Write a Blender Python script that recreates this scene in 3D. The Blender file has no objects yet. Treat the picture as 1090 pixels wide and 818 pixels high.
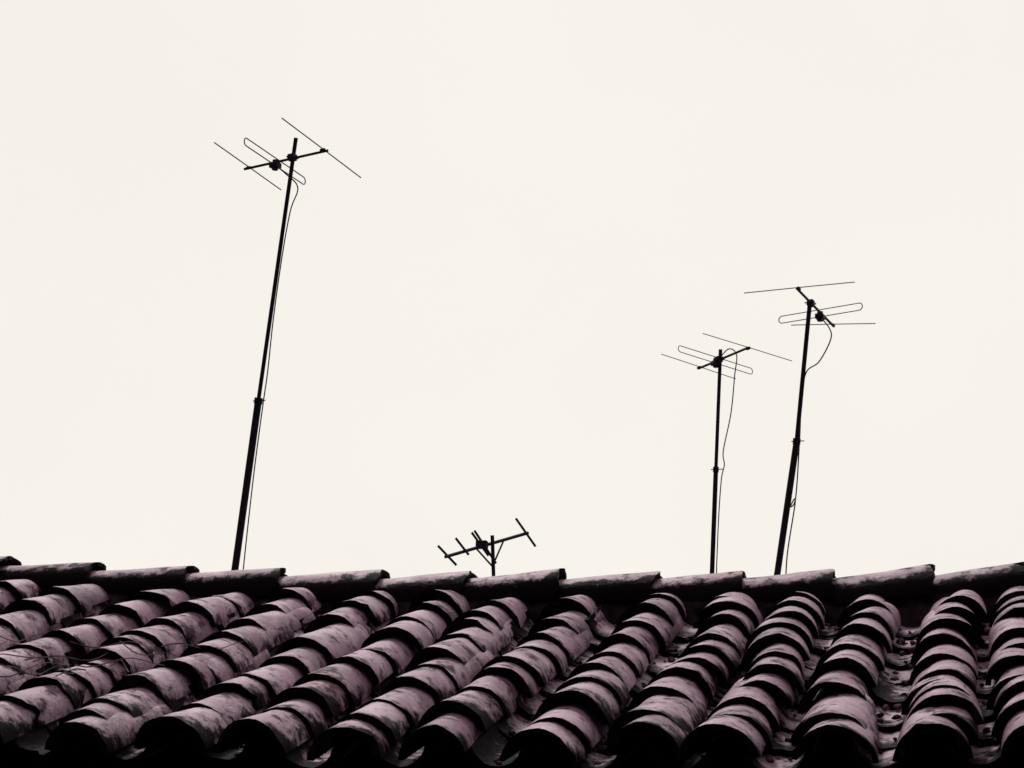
import bpy, math, random
from mathutils import Vector, Matrix, noise
random.seed(11)
A=math.radians(21)
R=Matrix(((0.976503,0.019786,0.214594),(0.211735,-0.273514,-0.938274),(0.04013,0.961664,-0.271277)))
CAM=Vector((0,0,4.6)); CAMZ=4.6
RY,RZ=6.592,5.661          # ridge line of the roof bed
SL=1.84                    # slope length
S=Vector((0,math.cos(A),math.sin(A))); N=Vector((0,-math.sin(A),math.cos(A)))
EY=RY-SL*math.cos(A); EZ=RZ-SL*math.sin(A)

scene=bpy.context.scene
def new_obj(name,verts,faces,mat,parent=None,smooth=None,attrs=None):
    me=bpy.data.meshes.new(name); me.from_pydata([tuple(v) for v in verts],[],faces); me.update()
    if mat: me.materials.append(mat)
    if smooth is True: me.polygons.foreach_set("use_smooth",[True]*len(faces))
    elif smooth: me.polygons.foreach_set("use_smooth",smooth)
    if attrs:
        for k,vals in attrs.items():
            a=me.attributes.new(k,'FLOAT','POINT'); a.data.foreach_set("value",vals)
    o=bpy.data.objects.new(name,me); scene.collection.objects.link(o)
    if parent: o.parent=parent
    return o
def empty(name):
    e=bpy.data.objects.new(name,None); scene.collection.objects.link(e); return e

# ---------- materials
def simple(name,c1,c2,scale=8,rough=.7,metal=0,bump=.1,spec=.2):
    m=bpy.data.materials.new(name); m.use_nodes=True; nt=m.node_tree; b=nt.nodes["Principled BSDF"]
    tc=nt.nodes.new("ShaderNodeTexCoord"); no=nt.nodes.new("ShaderNodeTexNoise"); no.inputs["Scale"].default_value=scale; no.inputs["Detail"].default_value=8
    nt.links.new(tc.outputs["Object"],no.inputs["Vector"])
    cr=nt.nodes.new("ShaderNodeValToRGB"); cr.color_ramp.elements[0].position=.35; cr.color_ramp.elements[1].position=.68
    cr.color_ramp.elements[0].color=(*c1,1); cr.color_ramp.elements[1].color=(*c2,1)
    nt.links.new(no.outputs["Fac"],cr.inputs["Fac"]); nt.links.new(cr.outputs["Color"],b.inputs["Base Color"])
    b.inputs["Roughness"].default_value=rough; b.inputs["Metallic"].default_value=metal; b.inputs["Specular IOR Level"].default_value=spec
    bu=nt.nodes.new("ShaderNodeBump"); bu.inputs["Strength"].default_value=bump; bu.inputs["Distance"].default_value=.01
    nt.links.new(no.outputs["Fac"],bu.inputs["Height"]); nt.links.new(bu.outputs["Normal"],b.inputs["Normal"])
    return m

def tile_mat():
    m=bpy.data.materials.new("weathered_clay_tile"); m.use_nodes=True; nt=m.node_tree; N_=nt.nodes; L=nt.links; b=N_["Principled BSDF"]
    def noi(scale,detail=8,rough=.6,vec=None):
        x=N_.new("ShaderNodeTexNoise"); x.inputs["Scale"].default_value=scale; x.inputs["Detail"].default_value=detail; x.inputs["Roughness"].default_value=rough
        L.new(vec,x.inputs["Vector"]); return x.outputs["Fac"]
    def mr(v,a,b_,c=0,d=1):
        x=N_.new("ShaderNodeMapRange"); x.interpolation_type='SMOOTHSTEP'
        for i,q in enumerate((a,b_,c,d)): x.inputs[1+i].default_value=q
        L.new(v,x.inputs[0]); return x.outputs[0]
    def mth(op,a,b_=None):
        x=N_.new("ShaderNodeMath"); x.operation=op
        for i,q in enumerate((a,b_)):
            if q is None: continue
            if isinstance(q,(int,float)): x.inputs[i].default_value=q
            else: L.new(q,x.inputs[i])
        return x.outputs[0]
    def mix(f,a,b_):
        x=N_.new("ShaderNodeMix"); x.data_type='RGBA'
        if isinstance(f,(int,float)): x.inputs[0].default_value=f
        else: L.new(f,x.inputs[0])
        for i,q in ((6,a),(7,b_)):
            if isinstance(q,tuple): x.inputs[i].default_value=(*q,1)
            else: L.new(q,x.inputs[i])
        return x.outputs[2]
    def att(nm):
        x=N_.new("ShaderNodeAttribute"); x.attribute_name=nm; return x.outputs["Fac"]
    vec=N_.new("ShaderNodeTexCoord").outputs["Object"]
    rnd=att("rnd"); soot=att("soot")  # this mask holds soot and also shade painted into the clay colour
    off=N_.new("ShaderNodeCombineXYZ"); L.new(mth('MULTIPLY',rnd,37.0),off.inputs[0]); L.new(mth('MULTIPLY',rnd,91.0),off.inputs[1])
    va=N_.new("ShaderNodeVectorMath"); L.new(vec,va.inputs[0]); L.new(off.outputs[0],va.inputs[1]); pv=va.outputs[0]
    clay=mix(rnd,(.22,.105,.175),(.42,.255,.365))
    clay=mix(mr(noi(8,4,.55,pv),.40,.66),clay,(.55,.38,.49))
    clay=mix(mth('MULTIPLY',mr(noi(3,4,.6,vec),.58,.7),.6),clay,(.34,.10,.14))
    st=mr(noi(12,10,.7,pv),.49,.63)
    clay=mix(mth('MULTIPLY',st,.86),clay,(.034,.015,.028))
    big=mr(noi(2.3,6,.65,vec),.54,.66)
    clay=mix(mth('MULTIPLY',big,.6),clay,(.05,.022,.042))
    fine=mr(noi(110,5,.7,pv),.52,.68)
    clay=mix(mth('MULTIPLY',fine,.55),clay,(.03,.013,.026))
    pale=mr(noi(40,6,.7,pv),.60,.70)
    clay=mix(mth('MULTIPLY',pale,.45),clay,(.60,.50,.57))
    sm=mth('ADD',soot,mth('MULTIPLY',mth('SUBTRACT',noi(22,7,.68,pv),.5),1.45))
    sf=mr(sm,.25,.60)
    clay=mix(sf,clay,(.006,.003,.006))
    L.new(clay,b.inputs["Base Color"])
    b.inputs["Roughness"].default_value=.48
    L.new(mr(mth('MAXIMUM',sf,st),0,1,.40,.02),b.inputs["Specular IOR Level"])
    b.inputs["Specular Tint"].default_value=(.93,.70,.88,1)
    bu=N_.new("ShaderNodeBump"); bu.inputs["Strength"].default_value=.75; bu.inputs["Distance"].default_value=.006
    h=mth('ADD',noi(45,8,.7,pv),mth('MULTIPLY',noi(12,3,.5,pv),1.6)); L.new(h,bu.inputs["Height"]); L.new(bu.outputs["Normal"],b.inputs["Normal"])
    return m
M_tile=tile_mat()
M_mast=simple("dark_galvanised_pipe",(.010,.006,.016),(.026,.018,.038),30,.55,.1,.1,.15)
M_rod=simple("weathered_aluminium_rod",(.07,.05,.11),(.16,.12,.22),30,.5,0)
M_rodpale=simple("pale_aluminium_rod",(.38,.30,.42),(.52,.44,.56),30,.5,0)
M_cable=simple("coax_cable_rubber",(.05,.035,.065),(.11,.08,.14),30,.6)
M_wall=simple("aged_plaster",(.10,.08,.08),(.22,.18,.17),3,.9)
M_wood=simple("old_dark_wood",(.006,.004,.004),(.015,.01,.01),12,.8,0,.1,.05)
M_mortar=simple("old_mortar",(.004,.002,.004),(.03,.017,.025),20,.95,0,.5,.05)
M_ground=simple("dirt_ground",(.05,.045,.04),(.11,.10,.085),.5,.95)
M_conc=simple("stained_concrete",(.14,.13,.12),(.25,.24,.22),2,.9)
M_twig=simple("dry_twig",(.05,.03,.04),(.35,.26,.30),14,.9)
M_moss=simple("dry_moss",(.008,.005,.007),(.15,.09,.13),9,.95,0,.3,.05)
M_glass=simple("window_glass",(.02,.02,.025),(.03,.03,.035),2,.1)

# ---------- tiles
def sag(x):
    s=.044*(1-math.cos(2*math.pi*(x+1.5)/6.8))+.004*math.sin(x*3.1)
    return s-(.006*max(0,min(1,(x+1.1)/1.0)))
class TB:
    def __init__(s): s.v=[];s.f=[];s.sm=[];s.rnd=[];s.soot=[]
    def tile(s,frame,L,r0,r1,th,a0=8,a1=172,na=14,nl=5,soot=0,rnd=None,lipsoot=.75,sq=1.0,innersoot=.6,sidek=.35,chip=None):
        rnd=random.random() if rnd is None else rnd
        chip=chip or (random.uniform(20,160),random.choice((0,0,0,.015,.03)),random.uniform(6,16))
        def grid(inner):
            base=len(s.v)
            for j in range(nl+1):
                l=L*j/nl; r=(r0+(r1-r0)*j/nl)-(th if inner else 0)
                for i in range(na+1):
                    ad=a0+(a1-a0)*i/na; a=math.radians(ad)
                    wob=1+.018*math.sin(3*a+rnd*40)+.012*math.sin(l*22+rnd*60)
                    ll=l
                    if j==0: ll=l+.005*math.sin(a*5+rnd*50)+.003*math.sin(a*11+rnd*90)+chip[1]*math.exp(-((ad-chip[0])/chip[2])**2)
                    s.v.append(frame(r*math.cos(a)*wob*sq,ll,r*math.sin(a)*wob))
                    s.rnd.append(rnd); e=max(0,1-l/.05)  # e: lower nose band, lichen and painted shade together
                    side=abs(math.cos(a))**3*sidek  # shading of the curve painted into the colour, sides darker than crown
                    s.soot.append(soot+.35*e*e+side+(innersoot if inner else 0))  # inner faces get a darker tone
            for j in range(nl):
                for i in range(na):
                    q=base+j*(na+1)+i
                    fc=(q,q+1,q+na+2,q+na+1)
                    if not inner: fc=fc[::-1]
                    s.f.append(fc); s.sm.append(True)
            return base
        bo=grid(False); bi=grid(True)
        def strip(idx_o,idx_i,sv):
            b=len(s.v)
            for o,i in zip(idx_o,idx_i):
                s.v.append(s.v[o]); s.v.append(s.v[i]); s.rnd+= [rnd,rnd]; s.soot+=[sv,sv+.2]
            for k in range(len(idx_o)-1):
                s.f.append((b+2*k,b+2*k+1,b+2*k+3,b+2*k+2)); s.sm.append(False)
        row=lambda b,j:[b+j*(na+1)+i for i in range(na+1)]
        col=lambda b,i:[b+j*(na+1)+i for j in range(nl+1)]
        strip(row(bo,0),row(bi,0),lipsoot); strip(row(bo,nl)[::-1],row(bi,nl)[::-1],.6)  # lip ends blackened: lichen plus overlap shade painted into the colour
        strip(col(bo,0)[::-1],col(bi,0)[::-1],.7); strip(col(bo,na),col(bi,na),.7)
    def obj(s,name,parent): return new_obj(name,s.v,s.f,M_tile,parent,s.sm,{"rnd":s.rnd,"soot":s.soot})

core=[-3.174,-2.906,-2.659,-2.399,-2.143,-1.892,-1.675,-1.43,-1.204,-.967,-.733,-.517,-.289,-.052,.169]
COLS=[core[0]-.245*i for i in range(16,0,-1)]+core+[core[-1]+.24*i for i in range(1,26)]
def roofpt(u,v,w):
    p=Vector((u,RY,RZ))-S*(SL-v)+N*w; p.z+=sag(u)+.006*math.sin(u*5+v*3); return p
def build_slope(name,parent,back=False):
    tb=TB()
    def mk(u0,v0,w0,yaw,tilt,roll,flip):
        cy,sy=math.cos(yaw),math.sin(yaw)
        def fr(a,l,w):
            if flip: w=-w
            a2=a*math.cos(roll)-w*math.sin(roll); w2=a*math.sin(roll)+w*math.cos(roll)
            v=v0+l*cy+a2*sy; ww=w0+w2-l*tilt
            u=u0+a2*cy-l*sy-.028*(1-v/SL)
            if not back: return roofpt(u,v,ww)
            d=SL-v
            p=Vector((u,RY+d*math.cos(A),RZ-d*math.sin(A)))+Vector((0,math.sin(A),math.cos(A)))*ww
            p.z+=sag(u); return p
        return fr
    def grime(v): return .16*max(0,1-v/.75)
    for c,uc in enumerate(COLS):
        nxt=COLS[c+1] if c+1<len(COLS) else uc+.24
        lean=random.uniform(-.0025,.0025); ph=random.uniform(0,6)
        v=random.uniform(-.03,.02)
        while v<SL-.1:
            if v+.36>SL+.02: v=SL-.36
            u=(uc+nxt)/2+random.uniform(-.008,.008)
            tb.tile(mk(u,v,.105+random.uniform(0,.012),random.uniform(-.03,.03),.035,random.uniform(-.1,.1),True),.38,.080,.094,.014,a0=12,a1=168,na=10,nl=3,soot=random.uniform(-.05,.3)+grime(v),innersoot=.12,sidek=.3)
            if v>=SL-.37: break
            v+=random.uniform(.16,.27)
        v=-.06+random.uniform(-.02,.02); r_=0
        while v<SL-.16:
            u=uc+lean*r_+.012*math.sin(r_*.8+ph)+random.uniform(-.010,.010)
            L=random.uniform(.38,.43)
            if v+L>SL-.03: L=SL-.03-v
            r0=random.uniform(.088,.099); lift=random.uniform(.004,.026)
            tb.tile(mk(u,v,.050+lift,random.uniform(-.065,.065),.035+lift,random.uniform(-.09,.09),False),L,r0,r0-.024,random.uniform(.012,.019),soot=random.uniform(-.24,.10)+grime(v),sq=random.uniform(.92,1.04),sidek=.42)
            v+=random.choice((random.uniform(.19,.25),random.uniform(.17,.23),random.uniform(.09,.16))); r_+=1
    return tb.obj(name,parent)
house=empty("tiled_house")
build_slope("front_roof_tiles",house)
build_slope("back_roof_tiles",house,back=True)
# ridge tiles
tb=TB()
xs=[-3.292,-2.954,-2.606,-2.272,-1.921,-1.617,-1.305,-.981,-.706,-.415,-.103,.18]
left=[xs[0]-.32*i for i in range(12,0,-1)]; right=[xs[-1]+.31*i for i in range(1,20)]
for k,xe in enumerate(left+xs+right):
    L=.41; yaw=random.uniform(-.03,.03); tl=.055+random.uniform(-.018,.018); dz=random.uniform(-.008,.008)
    def fr(a,l,w,xe=xe,yaw=yaw,tl=tl,dz=dz):
        xx=xe-l; return Vector((xx,RY-a*1.1+l*yaw,RZ+.085+dz+w-l*tl+sag(xx)))
    tb.tile(fr,L,.108,.090,.015,a0=-4,a1=184,na=20,soot=random.uniform(-.2,0),rnd=random.uniform(0,.6),lipsoot=.7,sidek=1.15)  # ridge tile sides strongly darkened in colour as painted shade
tb.obj("ridge_tiles",house)
X0,X1=COLS[0]-.15,COLS[-1]+.15
v=[];f=[];nx=60
for i in range(nx+1):
    xx=X0+(X1-X0)*i/nx; sg=sag(xx)
    for (dy,dz) in ((-SL*math.cos(A),-SL*math.sin(A)),(0,0),(SL*math.cos(A),-SL*math.sin(A))):
        v.append((xx,RY+dy,RZ+dz+sg-.004))
    for (dy,dz) in ((SL*math.cos(A),-SL*math.sin(A)),(0,0),(-SL*math.cos(A),-SL*math.sin(A))):
        v.append((xx,RY+dy,RZ+dz+sg-.05))
for i in range(nx):
    for k in range(6):
        a=i*6+k; b=i*6+(k+1)%6
        f.append((a,b,b+6,a+6))
new_obj("roof_boarding",v,f,M_wood,house)
v=[];f=[];nx=500
for i in range(nx+1):
    xx=X0+(X1-X0)*i/nx; sg=sag(xx)
    for k,(dy,dz) in enumerate(((-.15,-.05),(-.105,.07),(-.06,.11),(.06,.11),(.15,-.05))):
        q=noise.noise(Vector((xx*9,k*3.1,0)))*.018
        v.append((xx,RY+dy+q,RZ+dz+sg+q*.5))
for i in range(nx):
    for k in range(4):
        a=i*5+k; f.append((a,a+1,a+6,a+5))
new_obj("ridge_mortar",v,f,M_mortar,house,True)

def box(name,x0,x1,y0,y1,z0,z1,mat,parent,bev=0):
    v=[(x,y,z) for x in (x0,x1) for y in (y0,y1) for z in (z0,z1)]
    f=[(0,1,3,2),(4,6,7,5),(0,4,5,1),(2,3,7,6),(0,2,6,4),(1,5,7,3)]
    o=new_obj(name,v,f,mat,parent)
    if bev: b=o.modifiers.new("b",'BEVEL'); b.width=bev; b.segments=2
    return o
BY=2*RY-EY
WX0,WX1=X0+.25,X1-.25
box("walls",WX0,WX1,EY+.35,BY-.35,0,EZ+.02,M_wall,house)
box("eave_fascia",X0,X1,EY+.02,EY+.05,EZ-.20,EZ-.055,M_wood,house,.004)
i=0; xx=X0+.2
while xx<X1-.2:
    box("rafter_%d"%i,xx,xx+.08,EY+.052,EY+.35,EZ-.17,EZ-.055,M_wood,house); xx+=.57; i+=1
for nm,xa,xb in (("gable_left",WX0,WX0+.2),("gable_right",WX1-.2,WX1)):
    zt=RZ-.06; v=[]
    for xx in (xa,xb): v+=[(xx,EY+.35,EZ+.021),(xx,BY-.35,EZ+.021),(xx,RY,zt)]
    new_obj(nm,v,[(0,1,2),(5,4,3),(0,3,4,1),(1,4,5,2),(2,5,3,0)],M_wall,house)
for i,xx in enumerate((-5.2,-2.2,2.6)):
    box("window_frame_%d"%i,xx,xx+1.1,EY+.30,EY+.347,1.2,2.5,M_wood,house,.01)
    box("window_pane_%d"%i,xx+.08,xx+1.02,EY+.285,EY+.298,1.28,2.42,M_glass,house)
box("door",.3,1.3,EY+.30,EY+.347,0.0,2.1,M_wood,house,.01)

# ---------- neighbouring terrace building carrying the masts
TZ=CAMZ+1.35
nb=empty("terrace_building")
box("terrace_walls",-8,9,9.6,19,0,TZ,M_conc,nb)
for nm,a in (("parapet_front",(-8,9,9.6,9.75)),("parapet_back",(-8,9,18.85,19)),("parapet_left",(-8,-7.85,9.752,18.848)),("parapet_right",(8.85,9,9.752,18.848))):
    box(nm,*a,TZ+.001,TZ+.35,M_conc,nb,.01)

# ---------- antennas
class Tube:
    def __init__(s): s.v=[];s.f=[]
    def add(s,pts,r,n=10,closed=False):
        pts=[Vector(p) for p in pts]; m=len(pts); base=len(s.v)
        rr=r if isinstance(r,(list,tuple)) else [r]*m
        prev=None
        for k,p in enumerate(pts):
            if closed: t=(pts[(k+1)%m]-pts[k-1])
            else: t=pts[min(k+1,m-1)]-pts[max(k-1,0)]
            t.normalize()
            if prev is None: a=t.orthogonal().normalized()
            else: a=(prev-t*prev.dot(t)).normalized()
            prev=a; b=t.cross(a)
            for i in range(n):
                q=2*math.pi*i/n; s.v.append(p+(a*math.cos(q)+b*math.sin(q))*rr[k])
        for k in range(m if closed else m-1):
            for i in range(n):
                a=base+k*n+i; b=base+k*n+(i+1)%n; k2=((k+1)%m)*n
                s.f.append((a,b,base+k2+(i+1)%n,base+k2+i))
        if not closed:
            s.f.append(tuple(base+i for i in range(n))[::-1]); s.f.append(tuple(base+(m-1)*n+i for i in range(n)))
    def obj(s,name,mat,parent): return new_obj(name,s.v,s.f,mat,parent,False)
def orient_box(name,c,ax,ay,az,mat,parent):
    v=[c+ax*i+ay*j+az*k for i in (-1,1) for j in (-1,1) for k in (-1,1)]
    f=[(0,1,3,2),(4,6,7,5),(0,4,5,1),(2,3,7,6),(0,2,6,4),(1,5,7,3)]
    o=new_obj(name,v,f,mat,parent); b=o.modifiers.new("b",'BEVEL'); b.width=.006; b.segments=2; return o
def smooth_path(pts,sub=8):
    out=[];m=len(pts)
    for i in range(m-1):
        p0=pts[max(i-1,0)];p1=pts[i];p2=pts[i+1];p3=pts[min(i+2,m-1)]
        for k in range(sub):
            t=k/sub
            out.append(.5*((2*p1)+(p2-p0)*t+(2*p0-5*p1+4*p2-p3)*t*t+(3*p1-p0-3*p2+p3)*t**3))
    out.append(pts[-1]); return out
def V(*a): return Vector(a)
def antenna(mast,boom,els,fold,gap,cable,rm,rod,mrod):
    root=empty("tv_antenna")
    top,mid,bot=mast
    d=(bot-mid).normalized(); base=bot+d*((TZ-bot.z)/d.z)
    t=Tube(); t.add([base,mid],rm[0],14); t.obj("mast_lower",M_mast,root)
    dm=(mid-top).normalized()
    t=Tube(); t.add([mid+dm*.12,mid,top],rm[1],14); t.obj("mast_upper",M_mast,root)
    t=Tube(); t.add([mid-dm*.02,mid+dm*.02],rm[0]+.004,14); t.add([mid+V(-.035,0,0),mid+V(.05,-.01,.0)],.0035,6); t.add([base,base+V(0,0,.02)],.08,16); t.obj("mast_clamp",M_mast,root)
    a,b,mc=boom; bd=(b-a).normalized()
    t=Tube(); t.add([a-bd*.015,b+bd*.015],.0085,8)
    for e in els:
        c=(e[0]+e[1])/2; t.add([c-bd*.016+V(0,0,.004),c+bd*.016+V(0,0,.004)],.011,8)
    t.obj("boom",M_mast,root)
    t=Tube()
    for e in els:
        m_=(e[0]+e[1])/2+V(0,0,.006)
        t.add([e[0]+V(0,0,.012),m_+V(0,0,.006),e[1]+V(0,0,.010)],rod,8)
    t.obj("elements",mrod,root)
    p,q=fold; ed=(q-p).normalized(); g=gap/2; gv=V(0,0,1); pts=[]
    for s_,e_ in ((1,q),(-1,p)):
        for k in range(9):
            an=math.pi*(k/8)-math.pi/2
            pts.append(e_-ed*s_*g+ed*s_*g*math.cos(an)+gv*g*math.sin(an)*s_)
    t=Tube(); t.add(pts,rod,8,closed=True); t.obj("folded_dipole",mrod,root)
    c=(p+q)/2-gv*g; side=bd.cross(gv).normalized()
    orient_box("feed_box",c,bd*.032,side*.028,V(0,0,.018),M_mast,root)
    t=Tube(); t.add([c-V(0,0,.03),c+V(0,0,.035)],.020,12); t.obj("feed_box_lid",M_mast,root)
    orient_box("mast_bracket",mc,bd*.026,side*.022,V(0,0,.022),M_mast,root)
    t=Tube(); t.add([mc+side*.03-bd*.02,mc-side*.035-bd*.02],.005,6); t.add([mc+side*.03+bd*.02,mc-side*.035+bd*.02],.005,6); t.obj("u_bolts",M_mast,root)
    t=Tube(); t.add(smooth_path([c]+cable),.0045,6); t.obj("coax_cable",M_cable,root)
    return root
antenna((V(-4.098,11.480,9.574),V(-4.364,11.886,7.959),V(-4.531,12.148,6.921)),
 (V(-4.485,11.660,9.453),V(-3.875,11.428,9.453),V(-4.124,11.509,9.453)),
 ((V(-3.997,10.920,9.453),V(-3.791,11.920,9.453)),(V(-4.549,11.241,9.453),V(-4.387,12.073,9.453))),
 (V(-4.337,11.205,9.453),V(-4.171,11.927,9.453)),.05,
 [V(-4.167,11.528,9.353),V(-4.093,11.569,9.271),V(-4.142,11.599,9.125),V(-4.201,11.670,8.836),V(-4.261,11.764,8.462),V(-4.302,11.846,8.145),V(-4.335,11.897,7.943),V(-4.389,11.985,7.597),V(-4.437,12.074,7.251),V(-4.479,12.159,6.923),V(-4.500,12.209,6.733)],
 (.023,.013),.0039,M_rod)
antenna((V(-1.665,13.850,8.829),V(-1.714,14.076,8.009),V(-1.754,14.265,7.324)),
 (V(-1.838,14.069,8.759),V(-1.453,13.610,8.759),V(-1.679,13.868,8.759)),
 ((V(-1.719,13.280,8.759),V(-1.173,13.977,8.759)),(V(-2.070,13.744,8.759),V(-1.618,14.404,8.759))),
 (V(-1.927,13.572,8.759),V(-1.473,14.193,8.759)),.045,
 [V(-1.613,13.862,8.832),V(-1.555,13.885,8.796),V(-1.571,13.922,8.654),V(-1.602,13.990,8.397),V(-1.660,14.051,8.139),V(-1.655,14.080,8.044),V(-1.677,14.103,7.947),V(-1.701,14.171,7.690),V(-1.721,14.259,7.370),V(-1.731,14.313,7.178)],
 (.017,.013),.0032,M_rodpale)
antenna((V(-.970,12.938,8.847),V(-1.072,13.167,7.974),V(-1.210,13.373,7.153)),
 (V(-1.026,12.639,8.853),V(-.849,13.443,8.853),V(-.963,12.938,8.853)),
 ((V(-1.380,12.722,8.853),V(-.656,12.560,8.853)),(V(-1.135,13.440,8.853),V(-.565,13.446,8.853))),
 (V(-1.204,13.285,8.853),V(-.632,13.028,8.853)),.05,
 [V(-.846,13.010,8.698),V(-.841,13.032,8.626),V(-.917,13.055,8.486),V(-1.003,13.057,8.411),V(-1.037,13.106,8.214),V(-1.054,13.171,7.975),V(-1.086,13.268,7.617),V(-1.123,13.277,7.556),V(-1.090,13.29,7.60),V(-1.147,13.357,7.257),V(-1.164,13.423,7.018)],
 (.022,.015),.0036,M_rodpale)
root=empty("tv_antenna")
t=Tube(); tp=V(-2.931,12.434,7.198); bt=V(-2.928,12.511,6.935); dd=(bt-tp).normalized(); bs=tp+dd*((TZ-tp.z)/dd.z)
t.add([bs,tp],.012,12); t.add([bs,bs+V(0,0,.02)],.07,16); t.obj("mast",M_mast,root)
t=Tube(); t.add([V(-3.163,12.169,7.007),V(-2.762,12.718,7.272)],.011,8); t.obj("boom",M_mast,root)
t=Tube()
for a,b in ((V(-2.834,12.664,7.357),V(-2.713,12.741,7.187)),(V(-3.211,12.157,7.076),V(-3.100,12.215,6.963)),(V(-3.123,12.249,7.143),V(-3.044,12.295,7.044)),(V(-3.049,12.363,7.202),V(-2.948,12.426,7.064)),(V(-3.036,12.380,7.218),V(-2.906,12.466,7.023))):
    t.add([a,b],.008,8)
t.obj("elements",M_mast,root)
t=Tube(); t.add([V(-2.935,12.487,7.009),V(-3.026,12.384,7.110)],.006,8); t.add([V(-2.935,12.487,7.005),V(-2.873,12.507,7.177)],.006,8); t.obj("struts",M_mast,root)
orient_box("feed_box",V(-2.989,12.407,7.132),V(.036,0,0),V(0,.03,0),V(0,0,.024),M_mast,root)

# ---------- moss and crumbs lodged between the tiles, dry twigs
v=[];f=[]
oct_=[(1,0,0),(0,1,0),(-1,0,0),(0,-1,0),(.7,.7,.6),(-.7,.7,.6),(-.7,-.7,.6),(.7,-.7,.6),(0,0,1),(0,0,-.6)]
of=[(0,4,7),(1,5,4),(2,6,5),(3,7,6),(4,8,7),(5,8,4),(6,8,5),(7,8,6),(0,1,4),(1,2,5),(2,3,6),(3,0,7),(1,0,9),(2,1,9),(3,2,9),(0,3,9)]
for c in range(8,len(COLS)-8):
    um=(COLS[c]+COLS[c+1])/2
    for k in range(46):
        vv=random.uniform(.02,SL-.15); u=um+random.gauss(0,.028); s_=random.uniform(.004,.012)*(1.5 if random.random()<.12 else 1)
        p=roofpt(u-.028*(1-vv/SL),vv,.034+.006*random.random()+abs(u-um)*.35); b=len(v)
        for o_ in oct_: v.append(p+Vector(o_)*s_*random.uniform(.6,1.3))
        f+=[tuple(b+i for i in t_) for t_ in of]
new_obj("moss_debris",v,f,M_moss,house)
t=Tube()
for k in range(16):
    u=random.uniform(-2.9,-2.2); vv=random.uniform(.35,.8); w_=.158
    ang=random.uniform(-.4,.6)+(math.pi if random.random()<.3 else 0); L=random.uniform(.1,.3); pts=[]
    for i in range(9):
        s_=i/8; pts.append(roofpt(u,vv,w_+.012*math.sin(s_*7+k)))
        ang+=random.uniform(-.4,.4); u+=math.cos(ang)*L/8; vv+=math.sin(ang)*L/8
    t.add(pts,[.0022*(1-.07*i) for i in range(9)],5)
t.obj("dry_twigs",M_twig,house)

# ---------- ground
new_obj("ground",[(-600,-600,0),(600,-600,0),(600,600,0),(-600,600,0)],[(0,1,2,3)],M_ground)

# ---------- world
w=bpy.data.worlds.new("World"); scene.world=w; w.use_nodes=True; nt=w.node_tree; bg=nt.nodes["Background"]
SUN_EL,SUN_AZ=math.radians(55),math.radians(-25)
sky=nt.nodes.new("ShaderNodeTexSky"); sky.sky_type='NISHITA'; sky.sun_disc=False; sky.sun_elevation=SUN_EL; sky.sun_rotation=SUN_AZ
sc=nt.nodes.new("ShaderNodeVectorMath"); sc.operation='SCALE'; sc.inputs["Scale"].default_value=.08
nt.links.new(sky.outputs[0],sc.inputs[0])
tc=nt.nodes.new("ShaderNodeTexCoord"); sx=nt.nodes.new("ShaderNodeSeparateXYZ"); nt.links.new(tc.outputs["Generated"],sx.inputs[0])
def MR(src,vals):
    m=nt.nodes.new("ShaderNodeMapRange"); m.interpolation_type='SMOOTHSTEP'
    for i,q in enumerate(vals): m.inputs[1+i].default_value=q
    nt.links.new(src,m.inputs[0]); return m.outputs[0]
def MT(op,a,b):
    m=nt.nodes.new("ShaderNodeMath"); m.operation=op
    for i,q in enumerate((a,b)):
        if isinstance(q,(int,float)): m.inputs[i].default_value=q
        else: nt.links.new(q,m.inputs[i])
    return m.outputs[0]
front=MR(sx.outputs[1],(.05,.72,.08,1))
zen=MR(sx.outputs[2],(.5,.95,0,1.0))
br=MT('MAXIMUM',front,zen)
no=nt.nodes.new("ShaderNodeTexNoise"); no.inputs["Scale"].default_value=4; no.inputs["Detail"].default_value=4; nt.links.new(tc.outputs["Generated"],no.inputs["Vector"])
mm=MT('MULTIPLY',br,MR(no.outputs["Fac"],(.3,.7,.98,1.01)))
cl=nt.nodes.new("ShaderNodeVectorMath"); cl.operation='SCALE'; cl.inputs[0].default_value=(.962,.915,.838); nt.links.new(mm,cl.inputs["Scale"])
mx=nt.nodes.new("ShaderNodeMix"); mx.data_type='RGBA'; mx.inputs[0].default_value=.95
nt.links.new(sc.outputs[0],mx.inputs[6]); nt.links.new(cl.outputs[0],mx.inputs[7]); nt.links.new(mx.outputs[2],bg.inputs[0]); bg.inputs[1].default_value=1.0
sl=bpy.data.lights.new("sun",'SUN'); sl.energy=1.5; sl.angle=math.radians(10); sl.color=(1,.95,.9)
so=bpy.data.objects.new("sun",sl); scene.collection.objects.link(so)
sd=Vector((math.sin(SUN_AZ)*math.cos(SUN_EL),math.cos(SUN_AZ)*math.cos(SUN_EL),math.sin(SUN_EL)))
so.rotation_euler=sd.to_track_quat('Z','Y').to_euler()
# ---------- camera
cd=bpy.data.cameras.new("camera"); cd.sensor_width=36; cd.lens=72; cd.clip_end=2000; cd.clip_start=.05
co=bpy.data.objects.new("camera",cd); scene.collection.objects.link(co)
co.matrix_world=Matrix.Translation(CAM)@R.to_4x4()
scene.camera=co
scene.view_settings.view_transform='Standard'; scene.view_settings.look='None'; scene.view_settings.exposure=0
